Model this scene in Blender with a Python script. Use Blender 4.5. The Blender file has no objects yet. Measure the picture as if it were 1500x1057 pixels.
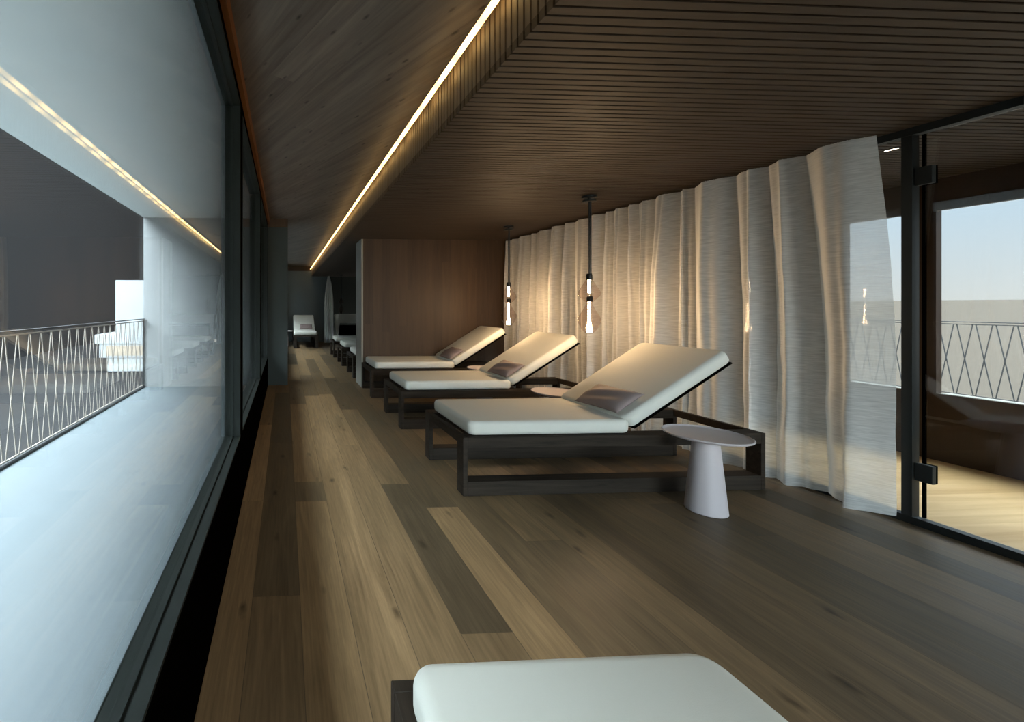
import bpy, bmesh, math, random
from mathutils import Vector, Matrix
random.seed(11)
PI = math.pi
S = bpy.context.scene
COL = S.collection

# ------------------------------------------------------------------ camera
cam = bpy.data.objects.new('camera', bpy.data.cameras.new('camera')); COL.objects.link(cam)
cam.location = (0, 0, 1.3)
cam.rotation_euler = (PI/2, 0, -math.radians(2.729))
cam.data.sensor_width = 36; cam.data.lens = 14.4
cam.data.shift_x = (750-446.6)/1500; cam.data.shift_y = -(528.5-447.5)/1500
cam.data.clip_start = .02; cam.data.clip_end = 3000
S.camera = cam

# ------------------------------------------------------------------ view, world
S.view_settings.view_transform = 'Standard'; S.view_settings.look = 'None'
S.view_settings.gamma = 1; S.view_settings.use_curve_mapping = False
S.view_settings.exposure = 0.66
S.cycles.use_denoising = True
S.cycles.max_bounces = 10; S.cycles.diffuse_bounces = 6; S.cycles.transparent_max_bounces = 24
S.cycles.sample_clamp_indirect = 6
S.cycles.caustics_reflective = False; S.cycles.caustics_refractive = False
W = bpy.data.worlds.new('sky'); S.world = W; W.use_nodes = True
SKY_SIDE, SKY_TOP, SKY_LEFT, SKY_REAR = .74, 4.0, 13.0, 10.0
def build_world():
    nt = W.node_tree; N = nt.nodes; L = nt.links; N.clear()
    out = N.new('ShaderNodeOutputWorld'); bg = N.new('ShaderNodeBackground')
    tc = N.new('ShaderNodeTexCoord'); sp = N.new('ShaderNodeSeparateXYZ'); L.new(tc.outputs['Generated'], sp.inputs[0])
    r = N.new('ShaderNodeValToRGB'); e = r.color_ramp.elements
    e[0].position = 0.0; e[0].color = (.74, .78, .76, 1); e[1].position = .6; e[1].color = (.70, .83, .92, 1)
    x = r.color_ramp.elements.new(.12); x.color = (.62, .78, .89, 1)
    L.new(sp.outputs['Z'], r.inputs[0])
    d = N.new('ShaderNodeVectorMath'); d.operation = 'DOT_PRODUCT'; d.inputs[1].default_value = Vector((-.80, 0.0, .58)).normalized()
    L.new(tc.outputs['Generated'], d.inputs[0])
    m = N.new('ShaderNodeMapRange'); m.interpolation_type = 'SMOOTHSTEP'
    m.inputs[1].default_value = .45; m.inputs[2].default_value = .95; m.inputs[3].default_value = 0; m.inputs[4].default_value = SKY_LEFT
    L.new(d.outputs['Value'], m.inputs[0])
    u = N.new('ShaderNodeMapRange'); u.interpolation_type = 'SMOOTHSTEP'; u.inputs[1].default_value = .30; u.inputs[2].default_value = .75; u.inputs[3].default_value = SKY_SIDE; u.inputs[4].default_value = SKY_TOP
    L.new(sp.outputs['Z'], u.inputs[0]); q = N.new('ShaderNodeMath'); q.operation = 'ADD'; L.new(m.outputs[0], q.inputs[0]); L.new(u.outputs[0], q.inputs[1]); m = q
    d2 = N.new('ShaderNodeVectorMath'); d2.operation = 'DOT_PRODUCT'; d2.inputs[1].default_value = Vector((-.15, -.92, .34)).normalized(); L.new(tc.outputs['Generated'], d2.inputs[0])
    w = N.new('ShaderNodeMapRange'); w.interpolation_type = 'SMOOTHSTEP'; w.inputs[1].default_value = .55; w.inputs[2].default_value = .98; w.inputs[3].default_value = 0; w.inputs[4].default_value = SKY_REAR
    L.new(d2.outputs['Value'], w.inputs[0]); q = N.new('ShaderNodeMath'); q.operation = 'ADD'; L.new(m.outputs[0], q.inputs[0]); L.new(w.outputs[0], q.inputs[1]); m = q
    d3 = N.new('ShaderNodeVectorMath'); d3.operation = 'DOT_PRODUCT'; d3.inputs[1].default_value = Vector((.38, 0, .92)).normalized(); L.new(tc.outputs['Generated'], d3.inputs[0])
    w = N.new('ShaderNodeMapRange'); w.interpolation_type = 'SMOOTHSTEP'; w.inputs[1].default_value = .74; w.inputs[2].default_value = .98; w.inputs[3].default_value = 0; w.inputs[4].default_value = 3.2
    L.new(d3.outputs['Value'], w.inputs[0]); q = N.new('ShaderNodeMath'); q.operation = 'ADD'; L.new(m.outputs[0], q.inputs[0]); L.new(w.outputs[0], q.inputs[1]); m = q
    L.new(r.outputs[0], bg.inputs[0]); L.new(m.outputs[0], bg.inputs[1]); L.new(bg.outputs[0], out.inputs[0])
build_world()

# ------------------------------------------------------------------ material helpers
def lin(c):
    c = c/255
    return c/12.92 if c <= .04045 else ((c+.055)/1.055)**2.4
def rgb(r, g, b): return (lin(r), lin(g), lin(b), 1)
def mat(name, col, rough=.5, metal=0, bump=0, bscale=200, var=0, vscale=8, spec=.5):
    m = bpy.data.materials.new(name); m.use_nodes = True; nt = m.node_tree; N = nt.nodes; L = nt.links
    b = N['Principled BSDF']; b.inputs['Base Color'].default_value = col; b.inputs['Roughness'].default_value = rough
    b.inputs['Metallic'].default_value = metal; b.inputs['Specular IOR Level'].default_value = spec
    if bump or var:
        tc = N.new('ShaderNodeTexCoord')
    if var:
        n = N.new('ShaderNodeTexNoise'); n.inputs['Scale'].default_value = vscale; n.inputs['Detail'].default_value = 5
        L.new(tc.outputs['Object'], n.inputs['Vector'])
        mr = N.new('ShaderNodeMapRange'); mr.inputs[1].default_value = .3; mr.inputs[2].default_value = .7; mr.inputs[3].default_value = 1-var; mr.inputs[4].default_value = 1+var
        L.new(n.outputs[0], mr.inputs[0])
        vm = N.new('ShaderNodeVectorMath'); vm.operation = 'SCALE'; vm.inputs[0].default_value = col[:3]
        L.new(mr.outputs[0], vm.inputs['Scale']); L.new(vm.outputs[0], b.inputs['Base Color'])
    if bump:
        n = N.new('ShaderNodeTexNoise'); n.inputs['Scale'].default_value = bscale; n.inputs['Detail'].default_value = 3
        L.new(tc.outputs['Object'], n.inputs['Vector'])
        bp = N.new('ShaderNodeBump'); bp.inputs['Strength'].default_value = bump; bp.inputs['Distance'].default_value = .002
        L.new(n.outputs[0], bp.inputs['Height']); L.new(bp.outputs[0], b.inputs['Normal'])
    return m
def emit(name, col, s):
    m = bpy.data.materials.new(name); m.use_nodes = True; nt = m.node_tree; N = nt.nodes; N.clear()
    o = N.new('ShaderNodeOutputMaterial'); e = N.new('ShaderNodeEmission'); e.inputs[0].default_value = col; e.inputs[1].default_value = s
    nt.links.new(e.outputs[0], o.inputs[0]); return m
def glass(name, tint=(1, 1, 1, 1), ior=1.45, rough=0.0, boost=1.0):
    m = bpy.data.materials.new(name); m.use_nodes = True; nt = m.node_tree; N = nt.nodes; L = nt.links; N.clear()
    o = N.new('ShaderNodeOutputMaterial'); t = N.new('ShaderNodeBsdfTransparent'); t.inputs[0].default_value = tint
    g = N.new('ShaderNodeBsdfGlossy'); g.inputs['Roughness'].default_value = rough
    ge = N.new('ShaderNodeNewGeometry'); dt = N.new('ShaderNodeVectorMath'); dt.operation = 'DOT_PRODUCT'; L.new(ge.outputs['Incoming'], dt.inputs[0]); L.new(ge.outputs['Normal'], dt.inputs[1])
    ab = N.new('ShaderNodeMath'); ab.operation = 'ABSOLUTE'; L.new(dt.outputs['Value'], ab.inputs[0])
    iv = N.new('ShaderNodeMath'); iv.operation = 'SUBTRACT'; iv.inputs[0].default_value = 1; L.new(ab.outputs[0], iv.inputs[1])
    pw = N.new('ShaderNodeMath'); pw.operation = 'POWER'; pw.inputs[1].default_value = 5; L.new(iv.outputs[0], pw.inputs[0])
    f0 = ((ior-1)/(ior+1))**2*boost
    k = N.new('ShaderNodeMath'); k.operation = 'MULTIPLY_ADD'; k.inputs[1].default_value = 1-f0; k.inputs[2].default_value = f0; k.use_clamp = True; L.new(pw.outputs[0], k.inputs[0])
    mx = N.new('ShaderNodeMixShader'); L.new(k.outputs[0], mx.inputs[0]); L.new(t.outputs[0], mx.inputs[1]); L.new(g.outputs[0], mx.inputs[2]); L.new(mx.outputs[0], o.inputs[0])
    return m
def wood(name, dark, light, axis='Y', scale=1.0, rot=0.0, rough=.5, plank=0.0, contrast=1.0, knots=False, knotscale=1.5, bump=.25, tmix=.4):
    """procedural timber; grain runs along `axis` after turning the coordinates by rot about Z; plank = board width"""
    m = bpy.data.materials.new(name); m.use_nodes = True; nt = m.node_tree; N = nt.nodes; L = nt.links
    b = N['Principled BSDF']; b.inputs['Roughness'].default_value = rough; b.inputs['Specular IOR Level'].default_value = .25
    tc = N.new('ShaderNodeTexCoord'); mp0 = N.new('ShaderNodeMapping'); mp0.inputs['Rotation'].default_value = (0, 0, rot)
    L.new(tc.outputs['Object'], mp0.inputs[0])
    src = mp0.outputs[0]; across = {'Y': 'X', 'X': 'Y', 'Z': 'X'}[axis]
    tone = None
    if plank:
        sp = N.new('ShaderNodeSeparateXYZ'); L.new(src, sp.inputs[0])
        dv = N.new('ShaderNodeMath'); dv.operation = 'DIVIDE'; dv.inputs[1].default_value = plank; L.new(sp.outputs[across], dv.inputs[0])
        fl = N.new('ShaderNodeMath'); fl.operation = 'FLOOR'; L.new(dv.outputs[0], fl.inputs[0])
        wn = N.new('ShaderNodeTexWhiteNoise'); wn.noise_dimensions = '1D'; L.new(fl.outputs[0], wn.inputs['W'])
        al = N.new('ShaderNodeMath'); al.operation = 'MULTIPLY_ADD'; al.inputs[1].default_value = 1/2.4
        L.new(sp.outputs[axis], al.inputs[0]); ml = N.new('ShaderNodeMath'); ml.operation = 'MULTIPLY'; ml.inputs[1].default_value = 7.0
        L.new(wn.outputs['Value'], ml.inputs[0]); L.new(ml.outputs[0], al.inputs[2])
        fl2 = N.new('ShaderNodeMath'); fl2.operation = 'FLOOR'; L.new(al.outputs[0], fl2.inputs[0])
        cb = N.new('ShaderNodeCombineXYZ'); L.new(fl.outputs[0], cb.inputs[0]); L.new(fl2.outputs[0], cb.inputs[1])
        w2 = N.new('ShaderNodeTexWhiteNoise'); w2.noise_dimensions = '3D'; L.new(cb.outputs[0], w2.inputs['Vector'])
        tone = w2.outputs['Value']
        ad = N.new('ShaderNodeVectorMath'); ad.operation = 'MULTIPLY_ADD'; ad.inputs[1].default_value = (9, 9, 9)
        L.new(w2.outputs['Color'], ad.inputs[0]); L.new(src, ad.inputs[2]); src = ad.outputs[0]
    mp = N.new('ShaderNodeMapping'); s = {'X': (1.3, 22, 22), 'Y': (22, 1.3, 22), 'Z': (22, 22, 1.3)}[axis]
    mp.inputs['Scale'].default_value = tuple(v*scale for v in s); L.new(src, mp.inputs[0])
    n = N.new('ShaderNodeTexNoise'); n.inputs['Scale'].default_value = 1; n.inputs['Detail'].default_value = 8; n.inputs['Roughness'].default_value = .62; n.inputs['Distortion'].default_value = .6
    L.new(mp.outputs[0], n.inputs['Vector'])
    mr = N.new('ShaderNodeMapRange'); mr.inputs[1].default_value = .5-.28/contrast; mr.inputs[2].default_value = .5+.28/contrast; L.new(n.outputs[0], mr.inputs[0])
    fac = mr.outputs[0]
    if tone:
        ma = N.new('ShaderNodeMath'); ma.operation = 'MULTIPLY_ADD'; ma.inputs[1].default_value = 1-tmix; L.new(fac, ma.inputs[0])
        mb = N.new('ShaderNodeMath'); mb.operation = 'MULTIPLY'; mb.inputs[1].default_value = tmix; L.new(tone, mb.inputs[0]); L.new(mb.outputs[0], ma.inputs[2]); fac = ma.outputs[0]
    cr = N.new('ShaderNodeMix'); cr.data_type = 'RGBA'; cr.inputs[6].default_value = dark; cr.inputs[7].default_value = light
    L.new(fac, cr.inputs[0]); colout = cr.outputs[2]
    if knots:
        mk = N.new('ShaderNodeMapping'); a = {'X': (1, 2.4, 2.4), 'Y': (2.4, 1, 2.4), 'Z': (2.4, 2.4, 1)}[axis]
        mk.inputs['Scale'].default_value = tuple(v*knotscale for v in a); L.new(src, mk.inputs[0])
        v = N.new('ShaderNodeTexVoronoi'); v.inputs['Scale'].default_value = 1.0; L.new(mk.outputs[0], v.inputs['Vector'])
        kr = N.new('ShaderNodeMapRange'); kr.inputs[1].default_value = .05; kr.inputs[2].default_value = .16; kr.inputs[3].default_value = .3; kr.inputs[4].default_value = 1; L.new(v.outputs['Distance'], kr.inputs[0])
        vs = N.new('ShaderNodeVectorMath'); vs.operation = 'SCALE'; L.new(colout, vs.inputs[0]); L.new(kr.outputs[0], vs.inputs['Scale']); colout = vs.outputs[0]
    L.new(colout, b.inputs['Base Color'])
    if bump:
        bp = N.new('ShaderNodeBump'); bp.inputs['Strength'].default_value = bump; bp.inputs['Distance'].default_value = .001
        L.new(n.outputs[0], bp.inputs['Height']); L.new(bp.outputs[0], b.inputs['Normal'])
    return m

# ------------------------------------------------------------------ geometry helpers
def box(bm, x0, x1, y0, y1, z0, z1):
    vs = [bm.verts.new(p) for p in ((x0,y0,z0),(x1,y0,z0),(x1,y1,z0),(x0,y1,z0),(x0,y0,z1),(x1,y0,z1),(x1,y1,z1),(x0,y1,z1))]
    for f in ((0,3,2,1),(4,5,6,7),(0,1,5,4),(1,2,6,5),(2,3,7,6),(3,0,4,7)): bm.faces.new([vs[i] for i in f])
    return vs
def boxes(*bs):
    bm = bmesh.new()
    for b in bs: box(bm, *b)
    return bm
def bevel(bm, r, seg=3, edges=None):
    bmesh.ops.bevel(bm, geom=list(edges or bm.edges), offset=r, segments=seg, profile=.5, affect='EDGES'); return bm
def lathe(prof, n=48, close=False):
    bm = bmesh.new(); rings = []
    for r, z in prof:
        if r < 1e-6: rings.append([bm.verts.new((0, 0, z))])
        else: rings.append([bm.verts.new((r*math.cos(2*PI*i/n), r*math.sin(2*PI*i/n), z)) for i in range(n)])
    for a, b in zip(rings, rings[1:]):
        for i in range(n):
            j = (i+1) % n
            if len(a) == 1 and len(b) == 1: continue
            if len(a) == 1: bm.faces.new((a[0], b[i], b[j]))
            elif len(b) == 1: bm.faces.new((a[i], b[0], a[j]))
            else: bm.faces.new((a[i], b[i], b[j], a[j]))
    bmesh.ops.recalc_face_normals(bm, faces=bm.faces)
    return bm
def bar(bm, a, b, w, t, side=Vector((1, 0, 0))):
    a = Vector(a); b = Vector(b); d = (b-a).normalized(); s = side.normalized()*t/2; u = d.cross(side).normalized()*w/2
    vs = [bm.verts.new(p+sx*s+su*u) for p in (a, b) for sx, su in ((-1,-1),(1,-1),(1,1),(-1,1))]
    for f in ((0,1,2,3),(7,6,5,4),(0,4,5,1),(1,5,6,2),(2,6,7,3),(3,7,4,0)): bm.faces.new([vs[i] for i in f])
def obj(name, bm, m, parent=None, smooth=False, loc=None):
    me = bpy.data.meshes.new(name); bmesh.ops.recalc_face_normals(bm, faces=bm.faces); bm.to_mesh(me); bm.free()
    if m: me.materials.append(m)
    if smooth:
        for p in me.polygons: p.use_smooth = True
    o = bpy.data.objects.new(name, me); COL.objects.link(o)
    if parent: o.parent = parent
    if loc: o.location = loc
    return o
def autosmooth(o, ang=40):
    o.data.polygons.foreach_set('use_smooth', [True]*len(o.data.polygons)); o.data.set_sharp_from_angle(angle=math.radians(ang)); return o
def struct(name, bm, m, parent=None):
    o = obj(name, bm, m, parent)
    if not parent: o['kind'] = 'structure'
    return o
def tag(o, label, cat, group=None, kind=None):
    o['label'] = label; o['category'] = cat
    if group: o['group'] = group
    if kind: o['kind'] = kind
    return o
def thing(name, label, cat, loc=(0, 0, 0), rz=0, group=None):
    o = bpy.data.objects.new(name, None); COL.objects.link(o); o.location = loc; o.rotation_euler = (0, 0, rz); o.empty_display_size = .1
    return tag(o, label, cat, group)
def dup(root, loc, rz, label, group=None):
    r = root.copy(); COL.objects.link(r); r.location = loc; r.rotation_euler = (0, 0, rz); r['label'] = label
    if group: r['group'] = group
    def kids(src, dst):
        for ch in list(src.children):
            c = ch.copy(); COL.objects.link(c); c.parent = dst; kids(ch, c)
    kids(root, r)
    return r

# ------------------------------------------------------------------ materials
M_dark_metal = mat('dark_metal', rgb(30, 34, 34), .45, .0, spec=.4)
M_frame = mat('window_frame_paint', rgb(30, 34, 31), .6, spec=.12, var=.08, vscale=3)
M_black = mat('black_panel', rgb(5, 4, 3), .7, spec=0)
M_white_out = mat('white_render', rgb(240, 237, 231), .9, bump=.3, bscale=90, var=.02, vscale=6)
M_wall_out = mat('white_render_darkened', rgb(172, 173, 172), .9, bump=.3, bscale=90)  # same white render, colour darkened to hold down the light on the end wall
M_column = mat('column_grey_paint', rgb(62, 68, 66), .85, spec=.1)
M_balcony = mat('pale_balcony_floor', rgb(114, 122, 125), .8, bump=.2, bscale=60, var=.02, vscale=2)
M_glass = glass('window_glass', (.985, .992, .99, 1), 1.5, boost=.9)
M_glass2 = glass('hall_glass', (.975, .98, .98, 1), 1.5)
M_wall_wood = wood('partition_wood', rgb(50, 36, 24), rgb(82, 62, 42), 'Z', 1.0, rough=.5, plank=.14, contrast=1.0)
M_ceil_wood = wood('ceiling_boards', rgb(78, 69, 62), rgb(122, 111, 101), 'Y', .9, rot=math.radians(-28.4), rough=.6, plank=.16, contrast=1.2, knots=True, knotscale=5, tmix=.22)
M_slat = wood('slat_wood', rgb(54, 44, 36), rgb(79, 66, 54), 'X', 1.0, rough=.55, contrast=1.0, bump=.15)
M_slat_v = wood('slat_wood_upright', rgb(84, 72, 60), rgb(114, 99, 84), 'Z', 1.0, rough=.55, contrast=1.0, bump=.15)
M_slat_back = mat('slat_gap_backing', rgb(6, 6, 5), 1, spec=0)
M_trim = wood('orange_trim_wood', rgb(96, 56, 26), rgb(122, 76, 38), 'Y', 1.0, rough=.5)
M_lounger = wood('dark_stained_wood', rgb(32, 26, 20), rgb(60, 50, 40), 'X', 1.6, rough=.7, contrast=1.4)
M_mattress = mat('cream_mattress_fabric', rgb(232, 230, 218), .75, bump=.25, bscale=700, spec=.2)
M_piping = mat('cream_piping', rgb(222, 218, 204), .8)
M_cushion = mat('mauve_cushion_fabric', rgb(152, 135, 131), .65, bump=.3, bscale=500, spec=.25)
M_table = mat('white_lacquer', rgb(206, 196, 196), .4, spec=.45)
M_wall_grey = mat('grey_wall_paint', rgb(108, 116, 116), .8, var=.04, vscale=2)
M_wall_dark = mat('dark_green_wall_paint', rgb(44, 46, 40), .8)
M_hall_wood = wood('hall_brown_wood', rgb(40, 27, 17), rgb(60, 42, 28), 'Z', 1.0, rough=.45, plank=.3)
M_hall_floor = wood('hall_pale_floor', rgb(200, 154, 96), rgb(246, 210, 152), 'X', .5, rough=.5, contrast=1.3, plank=.09, tmix=.3, knots=False)
M_grey_end = mat('grey_panel_edge', rgb(150, 146, 134), .6)
M_rail_pale = mat('pale_rail_metal', rgb(170, 158, 146), .5)
M_rail_dark = mat('dark_rail_metal', rgb(40, 40, 40), .5)
M_ground_l = mat('dark_ground', rgb(54, 53, 53), 1, spec=0)
M_facade_l = mat('dark_facade', rgb(54, 53, 53), 1, spec=0)
M_ground_r = mat('taupe_ground', rgb(68, 62, 55), 1, spec=0)
M_bulb = emit('warm_bulb_light', (1, .72, .40, 1), 150)
M_led = emit('warm_led_light', (1, .64, .22, 1), 3.2)
def led_dots():
    nt = M_led.node_tree; N = nt.nodes; L = nt.links; e = [n for n in N if n.type == 'EMISSION'][0]
    tc = N.new('ShaderNodeTexCoord'); w = N.new('ShaderNodeTexWave'); w.bands_direction = 'Y'; w.inputs['Scale'].default_value = 1/(.28*2*PI)*PI*.318*2*1.0
    L.new(tc.outputs['Object'], w.inputs['Vector'])
    r = N.new('ShaderNodeMapRange'); r.inputs[3].default_value = 2.2; r.inputs[4].default_value = 6.2; L.new(w.outputs['Fac'], r.inputs[0]); L.new(r.outputs[0], e.inputs[1])
led_dots()
M_alu = mat('led_profile_metal', rgb(190, 188, 180), .4, .6)
M_lampglass = glass('lamp_glass', (.90, .83, .80, 1), 1.5, boost=.12)

# curtain cloth: sheer, some light straight through, some scattered
def curtain_mat():
    m = bpy.data.materials.new('sheer_curtain_cloth'); m.use_nodes = True; nt = m.node_tree; N = nt.nodes; L = nt.links; N.clear()
    o = N.new('ShaderNodeOutputMaterial'); df = N.new('ShaderNodeBsdfDiffuse'); tl = N.new('ShaderNodeBsdfTranslucent'); tr = N.new('ShaderNodeBsdfTransparent')
    tc = N.new('ShaderNodeTexCoord'); mp = N.new('ShaderNodeMapping'); mp.inputs['Scale'].default_value = (12, 12, 160); L.new(tc.outputs['Object'], mp.inputs[0])
    n = N.new('ShaderNodeTexNoise'); n.inputs['Scale'].default_value = 1; n.inputs['Detail'].default_value = 4; L.new(mp.outputs[0], n.inputs['Vector'])
    mr = N.new('ShaderNodeMapRange'); mr.inputs[1].default_value = .3; mr.inputs[2].default_value = .7; mr.inputs[3].default_value = .28; mr.inputs[4].default_value = .50; L.new(n.outputs[0], mr.inputs[0])
    df.inputs[0].default_value = rgb(243, 242, 238); tl.inputs[0].default_value = rgb(236, 234, 226)
    a = N.new('ShaderNodeMixShader'); a.inputs[0].default_value = .20; L.new(df.outputs[0], a.inputs[1]); L.new(tl.outputs[0], a.inputs[2])
    b = N.new('ShaderNodeMixShader'); 
    ge = N.new('ShaderNodeNewGeometry'); dt = N.new('ShaderNodeVectorMath'); dt.operation = 'DOT_PRODUCT'; L.new(ge.outputs['Incoming'], dt.inputs[0]); L.new(ge.outputs['True Normal'], dt.inputs[1])
    ab = N.new('ShaderNodeMath'); ab.operation = 'ABSOLUTE'; L.new(dt.outputs['Value'], ab.inputs[0])
    mxn = N.new('ShaderNodeMath'); mxn.operation = 'MAXIMUM'; mxn.inputs[1].default_value = .12; L.new(ab.outputs[0], mxn.inputs[0])
    iv = N.new('ShaderNodeMath'); iv.operation = 'DIVIDE'; iv.inputs[0].default_value = 1; L.new(mxn.outputs[0], iv.inputs[1])
    pw = N.new('ShaderNodeMath'); pw.operation = 'POWER'; L.new(mr.outputs[0], pw.inputs[0]); L.new(iv.outputs[0], pw.inputs[1])   # thread density seen aslant: denser
    L.new(pw.outputs[0], b.inputs[0]); L.new(a.outputs[0], b.inputs[1]); L.new(tr.outputs[0], b.inputs[2])
    bp = N.new('ShaderNodeBump'); bp.inputs['Strength'].default_value = .3; bp.inputs['Distance'].default_value = .002; L.new(n.outputs[0], bp.inputs['Height'])
    L.new(bp.outputs[0], df.inputs['Normal']); L.new(b.outputs[0], o.inputs[0]); return m
M_curtain = curtain_mat()

# floor boards: tone and shift per board from the mesh
def floor_mat():
    m = bpy.data.materials.new('oak_floor_boards'); m.use_nodes = True; nt = m.node_tree; N = nt.nodes; L = nt.links
    b = N['Principled BSDF']; b.inputs['Roughness'].default_value = .42; b.inputs['Specular IOR Level'].default_value = .22
    at = N.new('ShaderNodeAttribute'); at.attribute_name = 'board'
    sp = N.new('ShaderNodeSeparateColor'); L.new(at.outputs['Color'], sp.inputs[0])
    tc = N.new('ShaderNodeTexCoord'); ad = N.new('ShaderNodeVectorMath'); ad.operation = 'MULTIPLY_ADD'; ad.inputs[1].default_value = (0, 37, 53)
    L.new(at.outputs['Color'], ad.inputs[0]); L.new(tc.outputs['Object'], ad.inputs[2])
    def noise(scale, det=6, dist=.5, r=.6):
        mp = N.new('ShaderNodeMapping'); mp.inputs['Scale'].default_value = scale; L.new(ad.outputs[0], mp.inputs[0])
        n = N.new('ShaderNodeTexNoise'); n.inputs['Scale'].default_value = 1; n.inputs['Detail'].default_value = det; n.inputs['Roughness'].default_value = r; n.inputs['Distortion'].default_value = dist
        L.new(mp.outputs[0], n.inputs['Vector']); return n.outputs[0]
    fine = noise((90, 3.5, 20), 5, .2); broad = noise((9, .9, 3), 5, 1.6)
    def mr(v, a, bb, c, d):
        q = N.new('ShaderNodeMapRange'); q.inputs[1].default_value = a; q.inputs[2].default_value = bb; q.inputs[3].default_value = c; q.inputs[4].default_value = d; L.new(v, q.inputs[0]); return q.outputs[0]
    def mul(a, c):
        q = N.new('ShaderNodeMath'); q.operation = 'MULTIPLY'
        L.new(a, q.inputs[0]); L.new(c, q.inputs[1]); return q.outputs[0]
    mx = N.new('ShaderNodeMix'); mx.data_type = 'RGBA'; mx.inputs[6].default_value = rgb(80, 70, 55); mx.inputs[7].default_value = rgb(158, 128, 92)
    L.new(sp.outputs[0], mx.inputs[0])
    k = mul(mr(fine, .3, .7, .80, 1.16), mr(broad, .3, .72, .70, 1.20))
    mk = N.new('ShaderNodeMapping'); mk.inputs['Scale'].default_value = (7.5, 2.8, 0.001); L.new(ad.outputs[0], mk.inputs[0])
    dn = N.new('ShaderNodeVectorMath'); dn.operation = 'MULTIPLY_ADD'; dn.inputs[1].default_value = (.25, .25, 0)
    nn = N.new('ShaderNodeTexNoise'); nn.inputs['Scale'].default_value = 14; L.new(ad.outputs[0], nn.inputs['Vector']); L.new(nn.outputs['Color'], dn.inputs[0]); L.new(mk.outputs[0], dn.inputs[2])
    v = N.new('ShaderNodeTexVoronoi'); v.inputs['Scale'].default_value = 1; v.voronoi_dimensions = '3D'; L.new(dn.outputs[0], v.inputs['Vector'])
    sel = N.new('ShaderNodeSeparateColor'); L.new(v.outputs['Color'], sel.inputs[0])
    pres = mr(sel.outputs[0], .38, .42, 0, 1)
    kn = mr(v.outputs['Distance'], .02, .17, 1, 0)
    pk = mul(kn, pres); pk = mr(pk, 0, 1, 1, .30)
    k = mul(k, pk)
    vs = N.new('ShaderNodeVectorMath'); vs.operation = 'SCALE'; L.new(mx.outputs[2], vs.inputs[0]); L.new(k, vs.inputs['Scale']); L.new(vs.outputs[0], b.inputs['Base Color'])
    bp = N.new('ShaderNodeBump'); bp.inputs['Strength'].default_value = .2; bp.inputs['Distance'].default_value = .001; L.new(fine, bp.inputs['Height']); L.new(bp.outputs[0], b.inputs['Normal'])
    L.new(mr(broad, .3, .7, .38, .5), b.inputs['Roughness'])
    return m
M_floor = floor_mat()
M_seam = mat('board_seam', rgb(96, 80, 60), .8)

# ------------------------------------------------------------------ key dimensions
XL, XG = -.285, 3.72            # left wall face, glass wall face
ZC, ZU = 2.36, 2.72             # slatted ceiling, upper ceiling
XS = .95                        # face of the dropped ceiling
YB, YA = 14.8, -2.5             # back wall, wall behind the camera
XH = 5.47                       # outer wall of the hall

# ------------------------------------------------------------------ floor
def build_floor():
    bm = bmesh.new(); lay = bm.loops.layers.float_color.new('board'); g = .0013
    w = .21; x = .065-2*w; col = 0
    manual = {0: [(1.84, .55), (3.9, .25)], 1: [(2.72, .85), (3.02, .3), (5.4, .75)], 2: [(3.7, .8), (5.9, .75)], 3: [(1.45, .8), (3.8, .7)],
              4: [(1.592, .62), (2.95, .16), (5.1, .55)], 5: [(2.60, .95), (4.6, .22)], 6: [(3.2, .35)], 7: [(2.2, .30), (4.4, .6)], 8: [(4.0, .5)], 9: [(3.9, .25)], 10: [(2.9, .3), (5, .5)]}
    i = -1
    while x < 3.84:
        x0, x1 = max(x, -.376)+g, min(x+w, 3.84)-g
        cuts = [(YA, None)]
        if i in manual:
            for c, t in manual[i]: cuts.append((c, t))
            # tone given is that of the board ending at the cut
        y = cuts[-1][0] if len(cuts) > 1 else YA+random.uniform(.3, 1.8)
        if len(cuts) == 1: cuts.append((y, random.uniform(.1, .8)))
        while y < YB:
            y += random.uniform(1.7, 2.3); cuts.append((min(y, YB), random.betavariate(2, 2)*(1 if i < 6 else .45)))  # right-hand boards get darker tones: the dimmer light there is painted in
        for (a, _), (b, t) in zip(cuts, cuts[1:]):
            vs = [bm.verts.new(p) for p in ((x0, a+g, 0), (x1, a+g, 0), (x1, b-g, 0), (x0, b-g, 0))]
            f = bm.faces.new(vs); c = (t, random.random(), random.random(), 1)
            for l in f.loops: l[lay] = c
        x += w; i += 1
    o = struct('floor', bm, M_floor)
    return o
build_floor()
struct('floor', boxes((-.376, 3.84, YA, YB, -.12, -.0008)), M_seam)['label'] = 'dark joint bed showing between the floor boards'

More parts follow.
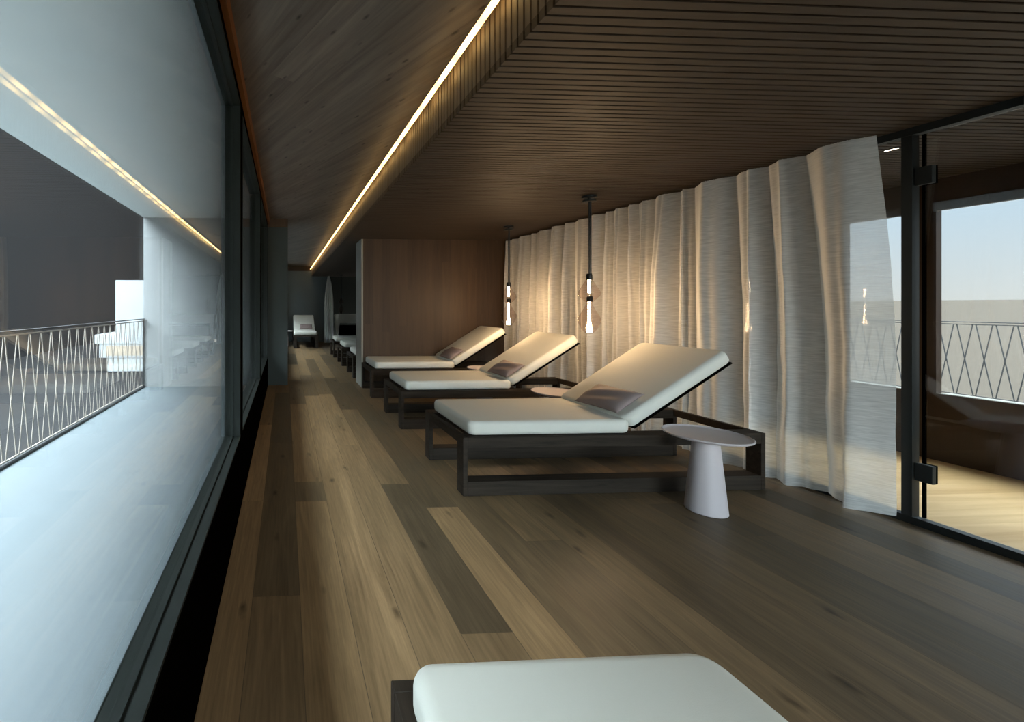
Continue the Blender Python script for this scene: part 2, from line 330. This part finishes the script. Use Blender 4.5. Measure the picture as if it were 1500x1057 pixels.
# ------------------------------------------------------------------ left window wall
SILL, HEAD = .48, 2.555
wins = [(-.60, 2.60), (2.75, 4.64), (4.80, 6.55), (7.4, 9.35), (9.5, 11.45), (11.6, 13.55)]  # last three windows are unseen, added to brighten the far end
def left_wall():
    bm = bmesh.new()
    box(bm, -.376, XL, YA, YB, 0, SILL-.012); box(bm, -.376, XL, YA, YB, HEAD+.01, ZU)
    ys = [YA] + [v for w in wins for v in w] + [YB]
    for a, b in zip(ys[::2], ys[1::2]): box(bm, -.376, XL, a, b, SILL-.012, HEAD+.01)
    struct('wall_left', bm, M_black)
left_wall()
for n, (a, b) in enumerate(wins, 1):
    r = bpy.data.objects.new('window_%d' % n, None); COL.objects.link(r); r.location = (-.35, (a+b)/2, SILL); r['kind'] = 'structure'
    t = .012
    bm = boxes((-.378, XL+.002, a, b, SILL-t, SILL), (-.378, XL+.002, a, b, HEAD, HEAD+t), (-.378, XL+.002, a, a+t, SILL, HEAD), (-.378, XL+.002, b-t, b, SILL, HEAD),
               (-.342, -.325, a+t, b-t, SILL, SILL+.006), (-.342, -.325, a+t, b-t, HEAD-.006, HEAD), (-.342, -.325, a+t, a+t+.006, SILL, HEAD), (-.342, -.325, b-t-.006, b-t, SILL, HEAD))
    bm.transform(Matrix.Translation(-Vector(r.location)))
    obj('window_frame', bm, M_frame, r)
    for xx in (-.342, -.372):
        bm = boxes((xx-.004, xx, a+t, b-t, SILL, HEAD)); bm.transform(Matrix.Translation(-Vector(r.location)))
        obj('pane', bm, M_glass, r)
struct('trim_1', boxes((XL, -.257, YA, 6.70, 2.625, ZU)), M_trim)
o = struct('column', boxes((XL, .04, 6.72, 7.2, 0, ZU)), M_column); o['kind'] = 'structure'
struct('trim_2', boxes((XL, .04, 6.712, 6.72, 2.58, ZU)), M_wall_wood)

# ------------------------------------------------------------------ ceilings, back and partition walls
struct('ceiling', boxes((-.376, 1.0, YA, YB, ZU, ZU+.1)), M_ceil_wood)
def slats():
    p, g, y = .0455, .0115, YA
    bm = bmesh.new(); bv = bmesh.new()
    while y < YB:
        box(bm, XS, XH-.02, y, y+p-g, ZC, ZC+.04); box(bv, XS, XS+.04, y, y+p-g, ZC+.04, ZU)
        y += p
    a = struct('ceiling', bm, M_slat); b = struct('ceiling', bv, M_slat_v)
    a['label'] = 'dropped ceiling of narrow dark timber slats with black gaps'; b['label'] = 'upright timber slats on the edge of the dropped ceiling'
slats()
struct('ceiling', boxes((XS+.04, XH-.02, YA, YB, ZC+.04, ZC+.08)), M_slat_back)['label'] = 'black backing above the ceiling slats'
struct('ceiling', boxes((XS+.04, XS+.07, YA, YB, ZC+.08, ZU)), M_slat_back)['label'] = 'black backing behind the upright slats'
struct('roof', boxes((XS+.07, 5.6, YA, YB, 2.84, 2.95)), M_slat_back)
struct('wall_back', boxes((-.42, 1.62, YB, YB+.15, 0, ZU), (1.62, 5.9, YB+1.2, YB+1.3, 0, ZU)), M_wall_grey)
struct('wall_back', boxes((1.62, 5.9, YB+1.15, YB+1.195, 0, ZU), (1.62, 1.66, YB, YB+1.2, 0, ZU)), M_wall_dark)
struct('trim_3', boxes((-.28, 1.62, YB-.012, YB, 2.55, ZU)), M_wall_wood)
struct('wall_partition', boxes((1.235, 3.55, 6.47, 6.97, 0, ZC)), M_wall_wood)
struct('trim_4', boxes((1.21, 1.235, 6.47, 6.97, 0, ZC)), M_grey_end)
struct('wall_front', boxes((-.42, 5.6, YA-.15, YA, 0, .25), (-.42, 5.6, YA-.15, YA, 2.3, 2.84), (-.42, -.2, YA-.15, YA, .25, 2.3), (3.6, 5.6, YA-.15, YA, .25, 2.3)), M_hall_wood)
rw = bpy.data.objects.new('window_20', None); COL.objects.link(rw); rw['kind'] = 'structure'; rw.location = (1.7, YA-.07, .25)  # unseen rear window, added to bring more light into the room
obj('window_frame', boxes((-1.9, 1.9, -.03, .03, 0, .05), (-1.9, 1.9, -.03, .03, 2.0, 2.05), (-1.9, -1.85, -.03, .03, .05, 2.0), (1.85, 1.9, -.03, .03, .05, 2.0), (-.025, .025, -.03, .03, .05, 2.0)), M_frame, rw)
obj('pane', boxes((-1.85, 1.85, -.003, .003, .05, 2.0)), M_glass, rw)

# ------------------------------------------------------------------ led strip along the dropped ceiling
led = thing('led_strip', 'long glowing warm light strip along the top of the slatted ceiling edge', 'light strip', (.908, 6, 2.62))
obj('light_profile', boxes((-.004, .004, -7.5, 8.78, .008, .022)), M_alu, led)
obj('diffuser', boxes((-.012, .011, -7.5, 8.78, -.010, .0078)), M_led, led)
yy = -7.3
while yy < 8.7: obj('bracket', boxes((.004, .041, yy, yy+.012, .009, .017)), M_alu, led); yy += 1.6

# ------------------------------------------------------------------ glass wall to the hall
def glass_wall():
    r = bpy.data.objects.new('window_7', None); COL.objects.link(r); r['kind'] = 'structure'; r.location = (XG, 4.3, 0)
    T = Matrix.Translation(-Vector(r.location))
    bm = boxes((XG, XG+.05, 2.25, 14.8, 0.001, .045), (XG, XG+.05, YA, 14.8, ZC-.045, ZC-.001), (XG, XG+.05, YA, 2.25, 0.001, .045),
               (XG+.004, XG+.05, 2.262, 2.305, .045, ZC-.045))
    for y in (4.40, 6.46, 7.4, 9.5, 11.6, 13.7, 14.75, -1.0): box(bm, XG, XG+.05, y, y+.045, .045, ZC-.045)
    bm.transform(T); obj('window_frame', bm, M_dark_metal, r)
    for a, b in ((2.305, 4.40), (4.445, 6.46), (7.445, 9.5), (9.545, 11.6), (11.645, 13.7)):
        bm = boxes((XG+.022, XG+.030, a, b, .045, ZC-.045)); bm.transform(T); obj('pane', bm, M_glass2, r)
    d = bpy.data.objects.new('door_1', None); COL.objects.link(d); d['kind'] = 'structure'; d.location = (XG+.025, 2.25, 0)
    T = Matrix.Translation(-Vector(d.location))
    bm = boxes((XG+.036, XG+.046, 1.22, 2.235, .05, ZC-.05)); bm.transform(T); obj('pane', bm, M_glass2, d)
    bm = boxes((XG+.034, XG+.048, 2.232, 2.242, .05, ZC-.05)); bm.transform(T); obj('door_seal', bm, M_slat_back, d)
    for z0 in (.265, 2.01):
        bm = boxes((XG+.012, XG+.036, 2.19, 2.258, z0, z0+.105)); bevel(bm, .003, 2); bm.transform(T)
        h = obj('hinge', bm, M_dark_metal, d)
        bm = boxes((XG+.046, XG+.060, 2.198, 2.24, z0, z0+.105)); bm.transform(T); obj('hinge_plate', bm, M_slat_back, h)
glass_wall()

# ------------------------------------------------------------------ hall beyond the glass
struct('floor', boxes((3.84, XH, YA, YB, -.12, .0)), M_hall_floor)
def hall_wall():
    bm = bmesh.new(); a, b, z0, z1 = XH, XH+.05, .56, 2.10
    ys = [(YA, -1.4)] ; ops = [(-1.4, 3.19), (3.29, 3.75)]
    box(bm, a, b, YA, YB, 0, z0); box(bm, a, b, YA, YB, z1, 2.84)
    y = YA
    for p, q in ops: box(bm, a, b, y, p, z0, z1); y = q
    box(bm, a, b, y, YB, z0, z1)
    struct('wall_right', bm, M_hall_wood)
    for n, (p, q) in enumerate(ops, 8):
        r = bpy.data.objects.new('window_%d' % n, None); COL.objects.link(r); r['kind'] = 'structure'; r.location = (XH+.1, (p+q)/2, z0); T = Matrix.Translation(-Vector(r.location))
        bm = boxes((XH+.01, XH+.12, p, q, z0-.01, z0+.004)); bm.transform(T); obj('window_sill', bm, M_grey_end, r)
        bm = boxes((XH+.04, XH+.046, p, q, z0+.004, z1)); bm.transform(T); obj('pane', bm, M_glass2, r)
hall_wall()
struct('floor', boxes((XH+.05, 9.75, -6, 16, -.25, -.002)), M_ground_r)['label'] = 'terrace floor outside the hall'

# ------------------------------------------------------------------ balcony outside the left windows
struct('floor', boxes((-2.34, -.376, -9, 6.75, -.25, -.001)), M_balcony)
struct('ceiling', boxes((-2.27, -.376, -9, 6.75, 2.715, 3.1)), M_white_out)
struct('wall_end', boxes((-2.27, -.376, 6.68, 6.95, 0, 2.715)), M_wall_out)
struct('wall_end', boxes((-2.27, -.376, -9.2, -9.0, 0, 2.715)), M_white_out)
struct('roof', boxes((-2.3, 5.63, YA-.2, YB+1.3, 3.1, 3.3)), M_white_out)['kind'] = 'structure'

def railing(name, label, x, y0, y1, pitch, node0, mats, h=1.095, b=.012):
    r = thing(name, label, 'railing', (x, (y0+y1)/2, 0)); yc = (y0+y1)/2
    def put(n, bm, m): bm.transform(Matrix.Translation((-x, -yc, 0))); return obj(n, bm, m, r)
    put('handrail', boxes((x-.02, x+.02, y0, y1, h-.012, h)), mats[1])
    put('upper_rail', boxes((x-.008, x+.008, y0, y1, h-.045, h-.033)), mats[0])
    put('bottom_rail', boxes((x-.025, x+.025, y0, y1, 0, .02)), mats[1])
    put('lower_rail', boxes((x-.008, x+.008, y0, y1, .035, .045)), mats[0])
    y = node0
    while y > y0: y -= pitch
    y += pitch; k = 0
    while y+pitch < y1:
        for s, (p, q) in enumerate((((x, y+b, .04), (x, y+pitch-b, h-.04)), ((x, y+b, h-.04), (x, y+pitch-b, .04)))):
            bm = bmesh.new(); bar(bm, (p[0]+(-.0035 if s else .0035), p[1], p[2]), (q[0]+(-.0035 if s else .0035), q[1], q[2]), .009, .006); put('lattice_bar', bm, mats[0]); k += 1
        y += pitch
    for yy in (y0+.01, y1-.01): put('post', boxes((x-.012, x+.012, yy-.008, yy+.008, .02, h-.012)), mats[1])
    return r
railing('balcony_railing', 'pale crossed-bar railing along the white balcony outside the left windows', -2.26, -.3, 6.66, .1665, 3.24, (M_rail_pale, M_rail_dark))
railing('terrace_railing', 'thin dark crossed-bar railing outside the hall window on the right', 9.62, 3.0, 10.0, .163, 5.6, (M_rail_dark, M_rail_dark), h=1.075)

# ------------------------------------------------------------------ surroundings
struct('ground', boxes((-400, -2.6, -200, 400, -5.5, -5.3)), M_ground_l)['kind'] = 'structure'
bm = bmesh.new(); gv = [bm.verts.new(p) for p in ((9.8, -400, -4.1), (262, -900, 3.45), (262, 1400, 3.45), (9.8, 600, -4.1))]; bm.faces.new(gv)
struct('ground', bm, M_ground_r)['label'] = 'bare taupe ground rising gently to the horizon'
struct('ground', boxes((-9.0, -2.7, -30, 60, -5.3, -5.2)), M_balcony)['label'] = 'added pale strip below the balcony, bouncing light up to its ceiling'  # unseen reflecting strip, added to brighten the balcony ceiling
tag(obj('dark_building', boxes((-60, -34, -60, 220, -5.3, 23.6)), M_facade_l), 'plain dark grey block filling the view beyond the balcony railing', 'building')
wb = thing('white_building', 'small bright white stepped house seen far off beyond the balcony railing', 'building', (-15, 42, -5.3))
M_wb = mat('bright_white_wall', rgb(178, 180, 180), .9); M_wbw = mat('pale_peach_band', rgb(186, 168, 148), .6)
def wbx(n, x0, x1, y0, y1, z0, z1, m): bm = boxes((x0, x1, y0, y1, z0, z1)); bm.transform(Matrix.Translation((15, -42, 5.3))); return obj(n, bm, m, wb)
wbx('lower_storey', -17.85, -8, 42, 52, -5.3, -3.9, M_wb); wbx('middle_storey', -18.6, -8, 41.9, 52, -3.9, -2.5, M_wb); wbx('upper_storey', -19.0, -8, 41.8, 52, -2.5, -1.6, M_wb)
wbx('tower', -17.0, -8, 41.9, 52, -1.6, 3.85, M_wb)
wbx('window_band', -17.9, -9, 41.86, 41.89, -3.7, -2.7, M_wbw)

# ------------------------------------------------------------------ loungers
LL, LW, LH = 2.18, .757, .40
def rounded_slab(L_, W_, T_, rc, re):
    bm = boxes((0, L_, -W_/2, W_/2, 0, T_))
    ve = [e for e in bm.edges if abs(e.verts[0].co.z-e.verts[1].co.z) > T_*.5]
    bevel(bm, rc, 8, ve)
    he = [e for e in bm.edges if abs(e.verts[0].co.z-e.verts[1].co.z) < 1e-5 and len(e.link_faces) == 2 and abs(e.link_faces[0].normal.z-e.link_faces[1].normal.z) > .5]
    bevel(bm, re, 6, he)
    return bm
def make_lounger():
    r = thing('sun_lounger', 'x', 'sun lounger', group='sun loungers')
    hw = LW/2
    for s in (-1, 1):
        y0, y1 = (-hw, -hw+.10) if s < 0 else (hw-.10, hw)
        for x0, x1 in ((0, .032), (LL-.032, LL)): autosmooth(obj('leg', bevel(boxes((x0, x1, y0, y1, 0.001, LH)), .002, 1), M_lounger, r))
        autosmooth(obj('side_rail', bevel(boxes((.032, LL-.032, y0, y1, LH-.075, LH)), .002, 1), M_lounger, r))
        autosmooth(obj('bottom_rail', bevel(boxes((.032, LL-.032, y0, y1, .001, .10)), .002, 1), M_lounger, r))
    for x0, x1 in ((0, .032), (LL-.032, LL)): obj('end_rail', boxes((x0, x1, -hw+.10, hw-.10, LH-.055, LH)), M_lounger, r)
    bm = bmesh.new()
    for i in range(9): box(bm, .09+i*.125, .09+i*.125+.09, -hw+.10, hw-.10, LH-.03, LH-.004)
    obj('deck', bm, M_lounger, r)
    m = obj('mattress', rounded_slab(1.165, LW-.045, .098, .055, .032), M_mattress, r, loc=(.055, 0, LH+.002)); autosmooth(m, 60)
    a = math.radians(32)
    R = Matrix.Translation((1.222, 0, LH+.018)) @ Matrix.Rotation(-a, 4, 'Y')
    bm = rounded_slab(.90, LW-.045, .098, .055, .032); bm.transform(R @ Matrix.Translation((0, 0, .014))); autosmooth(obj('backrest', bm, M_mattress, r), 60)
    bm = boxes((.03, .885, -hw+.035, hw-.035, 0, .012)); bm.transform(R); obj('backrest_board', bm, M_black, r)
    return r
base = make_lounger()
base.location = (1.21, 2.736+LW/2, 0); base['label'] = 'cream sun lounger nearest the glass door, side table at its near side'
P_ = 1.475
rows = [
    ((1.215, 2.736+1.52+LW/2, 0), 0, 'cream sun lounger in the middle of the three before the wooden wall'),
    ((1.212, 2.736+2.99+LW/2, 0), 0, 'cream sun lounger pushed up against the wooden partition wall'),
    ((1.21, 7.29+LW/2, 0), 0, 'sun lounger just behind the partition wall, closest to its grey edge'),
    ((1.21, 8.76+LW/2, 0), 0, 'second sun lounger behind the partition wall, between two others'),
    ((1.21, 10.23+LW/2, 0), 0, 'farthest of the three sun loungers whose ends show behind the partition wall'),
    ((.63, 12.45, 0), PI/2, 'small-looking sun lounger facing the camera against the far grey wall'),
    ((.632, .975, 0), -PI/2, 'sun lounger cut off by the bottom edge, its cream foot end closest to the camera')]
loungers = [base]+[dup(base, *a) for a in rows]

# ------------------------------------------------------------------ cushions
def cushion_bm(L_=.25, W_=.42, T_=.075, n=22):
    bm = bmesh.new(); top = {}; bot = {}
    for i in range(n+1):
        for j in range(n+1):
            u = i/n*2-1; v = j/n*2-1
            h = ((1-abs(u)**2.6)*(1-abs(v)**2.6))**.45 if abs(u) < 1 and abs(v) < 1 else 0
            pinch = 1-.10*(1-abs(v)**2)*abs(u)**3; pinch2 = 1-.06*(1-abs(u)**2)*abs(v)**3
            w = .006*math.sin(6*u+3*v)*h
            x = u*L_/2*pinch; y = v*W_/2*pinch2
            top[i, j] = bm.verts.new((x, y, T_*.62*h+w+.004)); bot[i, j] = bm.verts.new((x, y, -T_*.3*h)) if (0 < i < n and 0 < j < n) else top[i, j]
    for i in range(n):
        for j in range(n):
            bm.faces.new((top[i, j], top[i+1, j], top[i+1, j+1], top[i, j+1]))
            q = [bot[i, j+1], bot[i+1, j+1], bot[i+1, j], bot[i, j]]
            if len(set(q)) == 4 and not all(x in top.values() for x in q):
                try: bm.faces.new(q)
                except ValueError: pass
    return bm
cb = cushion_bm()
cush = obj('cushion', cb, M_cushion, smooth=True)
def place_cushion(o, L, label, off=(.0, .0), tilt=0):
    a = math.radians(32)
    R = Matrix.Translation((1.222, 0, LH+.018)) @ Matrix.Rotation(-a, 4, 'Y') @ Matrix.Translation((.115+off[0], off[1], .014+.098+.024)) @ Matrix.Rotation(tilt, 4, 'Z')
    o.matrix_world = Matrix.Translation(L.location) @ Matrix.Rotation(L.rotation_euler.z, 4, 'Z') @ R
    tag(o, label, 'cushion', 'mauve cushions on the loungers')
place_cushion(cush, loungers[0], 'mauve grey cushion on the backrest of the lounger nearest the glass door', (.0, -.10), .03)
for k, lab, off in ((1, 'mauve cushion on the middle one of the three front loungers', (0, -.16)), (2, 'small-looking mauve cushion on the lounger beside the wooden partition', (0, -.14)),
                    (6, 'tiny mauve cushion on the lounger at the far grey wall', (0, -.06))):
    c = cush.copy(); COL.objects.link(c); place_cushion(c, loungers[k], lab, off)

# ------------------------------------------------------------------ side tables
def make_table():
    t = thing('side_table', 'x', 'side table', group='round white side tables')
    s = obj('table_base', lathe([(0, .001), (.100, .001), (.1035, .006), (.064, .455), (.064, .462), (0, .462)], 64), M_table, t); autosmooth(s, 30)
    p = obj('table_top', lathe([(0, .462), (.10, .462), (.195, .470), (.213, .480), (.215, .488), (.210, .491), (.203, .484), (.19, .481), (0, .481)], 96), M_table, t); autosmooth(p, 50)
    return t
tb = make_table(); tb.location = (2.665, 2.475, 0); tb['label'] = 'white round side table with cone foot, large in front of the nearest lounger'
for loc, lab in (((2.56, 3.75, 0), 'white round side table between the nearest and the middle lounger'), ((2.60, 5.235, 0), 'white round side table partly hidden behind the middle lounger'),
                 ((.02, 13.3, 0), 'tiny white side table beside the lounger at the far wall')):
    dup(tb, loc, 0, lab)

# ------------------------------------------------------------------ pendant lamps
def make_pendant(lit=True):
    t = thing('pendant_lamp', 'x', 'pendant lamp')
    mb = M_dark_metal
    autosmooth(obj('canopy', lathe([(0, -.001), (.062, -.001), (.062, -.018), (.012, -.020), (.012, -.038), (.058, -.040), (.058, -.056), (0, -.057)], 40), mb, t))
    for cx, zt, zs, tag_ in ((0.0, -.05, -.765, 'u'), (.016, -.05, -.985, 'l')):
        bm = lathe([(0.006, zt), (.006, zs)], 12)
        if tag_ == 'l': bm.transform(Matrix.Translation((cx, 0, 0)))
        else: bm.transform(Matrix.Translation((cx, 0, 0)))
        obj('cord', bm, mb, t)
    z = -.765
    obj('socket', lathe([(0, z+.015), (.022, z+.015), (.026, z), (.026, z-.045), (0, z-.046)], 24), mb, t)
    g = obj('glass_shade', lathe([(.024, z-.03), (.030, z-.05), (.060, z-.105), (.088, z-.155), (.095, z-.18), (.088, z-.20), (.055, z-.235), (.030, z-.26)], 48), M_lampglass, t, smooth=True)
    autosmooth(obj('light_tube', lathe([(0, z-.046), (.011, z-.047), (.011, z-.17), (.0, z-.172)], 20), M_bulb if lit else M_slat_back, t))
    z = -.985
    bm = lathe([(0, z+.015), (.022, z+.015), (.026, z), (.026, z-.035), (0, z-.036)], 24); bm.transform(Matrix.Translation((.006, 0, 0))); obj('socket', bm, mb, t)
    bm = lathe([(.024, z-.03), (.030, z-.07), (.055, z-.125), (.086, z-.175), (.097, z-.205), (.092, z-.235), (.078, z-.275), (.058, z-.31), (.035, z-.338), (0, z-.35)], 48)
    obj('glass_shade', bm, M_lampglass, t, smooth=True)
    prof = [(0, z-.036)]
    for i in range(40):
        q = i/39; zz = z-.037-.29*q; rr = .0085+.004*math.sin(i*1.7)+(.012*min(1, max(0, q-.66)/.2))*(1+.55*math.sin(i*2.6))
        prof.append((rr, zz))
    prof.append((0, z-.33))
    obj('light_tube', lathe(prof, 16), M_bulb if lit else M_slat_back, t)
    return t
pl = make_pendant(); pl.location = (2.936, 3.827, ZC); pl['label'] = 'pendant lamp with two stacked clear glass shades, the larger-looking one nearer the camera'; pl['group'] = 'lit glass pendant lamps'
p2 = dup(pl, (2.972, 5.324, ZC), .5, 'pendant lamp with two stacked clear glass shades, hanging close to the wooden partition', 'lit glass pendant lamps')
p3 = make_pendant(False); p3.location = (1.9, 13.9, ZC); p3['label'] = 'unlit dark pendant lamp in the far dark corner beyond the partition'

# ------------------------------------------------------------------ curtains
def curtain(name, label, y0, y1, xf, z0, z1, wl, amp, seed, ny, nz, m=M_curtain):
    """cloth hung in irregular pleats: rounded lobes towards the room, narrow tucks behind"""
    rnd = random.Random(seed); bm = bmesh.new(); span = y1-y0
    cuts = [0.0]
    while cuts[-1] < span-wl*.6: cuts.append(cuts[-1]+wl*rnd.choice((.55, .8, .95, 1.1, 1.45)))
    cuts[-1] = span; n = len(cuts)-1
    depth = [rnd.uniform(.6, 1.08) for _ in range(n)]; skew = [rnd.uniform(-.22, .22) for _ in range(n)]
    drift = [0]+[rnd.uniform(-.035, .035) for _ in range(n-1)]+[0]; keep = [rnd.uniform(.35, 1) for _ in range(n+1)]
    grid = []
    for i in range(ny+1):
        s0 = span*i/ny; row = []; idx = max(k for k in range(n) if cuts[k] <= s0+1e-9)
        q = (s0-cuts[idx])/(cuts[idx+1]-cuts[idx])
        for k in range(nz+1):
            v = k/nz; z = z0+(z1-z0)*v; d = 1-v
            a, b = cuts[idx]+drift[idx]*d, cuts[idx+1]+drift[idx+1]*d
            y = a+(b-a)*q
            qq = min(1, max(0, q+skew[idx]*d*math.sin(PI*q)))
            lobe = math.sin(PI*qq)**1.05                       # 0 in the tucks, 1 on the crown of a lobe
            wide = (cuts[idx+1]-cuts[idx])/wl
            kk = keep[idx]*(1-q)+keep[idx+1]*q
            soft = 1-(1-kk)*min(1, d*1.3)                     # some tucks open out further down
            head = .55+.45*min(1, d*3.2)
            x = xf(s0/span, v)-amp*depth[idx]*min(1.3, wide)**.5*(lobe*soft+(1-soft)*.75)*head
            x += amp*.20*math.sin(2*PI*q*2+v*2.2+idx*2.4)*(.35+.65*d)*math.sin(PI*q)
            x += amp*.36*math.sin(2*PI*s0/(wl*3.1)+seed)*d*min(1, s0/.3)
            x += .004*math.sin(8*z+idx*2.2)*d+.0025*math.sin(21*z+s0*31)*d
            y += .018*math.sin(2*PI*q)*lobe
            zz = z+(.010*(1-lobe) if k == 0 else 0)+(.010*lobe*rnd.uniform(.5, 1) if k == nz else 0)
            row.append(bm.verts.new((x, y0+y, zz)))
        grid.append(row)
    for i in range(ny):
        for k in range(nz): bm.faces.new((grid[i][k], grid[i+1][k], grid[i+1][k+1], grid[i][k+1]))
    o = obj(name, bm, m, smooth=True); return tag(o, label, 'curtain')
def xf(u, v):   # u 0 near the camera .. 1 at the partition; v height
    near = 3.555+.14*math.sin(PI*.5*min(1, (1-v)*1.5))
    far = 3.565+.02*(1-v)
    w = min(1, u/.33); w = w*w*(3-2*w)
    return near*(1-w)+far*w
curtain('curtain', 'sheer off-white pleated curtain hanging along the glass wall behind the loungers', 2.30, 6.44, xf, .02, 2.325, .23, .125, 5, 1100, 70)
def far_curtain():
    bm = bmesh.new(); n, nz = 60, 30; g = []
    for i in range(n+1):
        u = i/n; row = []
        for k in range(nz+1):
            v = k/nz; w = .12+.11*math.sin(PI*min(1, v*1.02+.0))**.5 if 0 < v < 1 else .12
            w = .155*(1-.75*max(0, (v-.55)/.45)**2)
            row.append(bm.verts.new((1.50+(u*2-1)*w, 14.1+.04*math.sin(u*PI*9)+.02*math.sin(5*v+u*9), .02+2.30*v)))
        g.append(row)
    for i in range(n):
        for k in range(nz): bm.faces.new((g[i][k], g[i+1][k], g[i+1][k+1], g[i][k+1]))
    tag(obj('curtain', bm, mat('thick_white_cloth', rgb(240, 240, 236), .9), smooth=True), 'narrow gathered white curtain hanging at the far grey wall', 'curtain')
far_curtain()

# ------------------------------------------------------------------ pale bench in the far corner
bn = thing('bench', 'pale high-backed bench with dark seat box in the far corner beyond the partition', 'bench', (2.50, 14.4, 0))
obj('backrest', bevel(boxes((-.75, .9, .02, .16, .68, 1.0)), .01, 2), M_mattress, bn)
bm = bmesh.new(); q = [(-.78, .98), (-.60, .98), (-.66, .36), (-.70, .30)]
f = [bm.verts.new((x, -.35, z)) for x, z in q]; h = [bm.verts.new((x, .02, z)) for x, z in q]
bm.faces.new(f); bm.faces.new(h[::-1])
for i in range(4): bm.faces.new((f[i], f[(i+1) % 4], h[(i+1) % 4], h[i]))
obj('side_wing', bm, M_mattress, bn)
obj('seat_box', bevel(boxes((-.60, .9, -.40, .02, .001, .62)), .01, 2), M_black, bn)

# ------------------------------------------------------------------ small light in the hall ceiling
hl = thing('ceiling_light', 'short slim light line in the hall ceiling seen above the curtain end', 'ceiling light', (4.09, 2.575, ZC))
obj('light_housing', boxes((-.012, .012, -.035, .035, -.006, -.001)), M_dark_metal, hl); obj('diffuser', boxes((-.006, .006, -.03, .03, -.009, -.0062)), emit('hall_light', (1, .9, .75, 1), 4), hl)
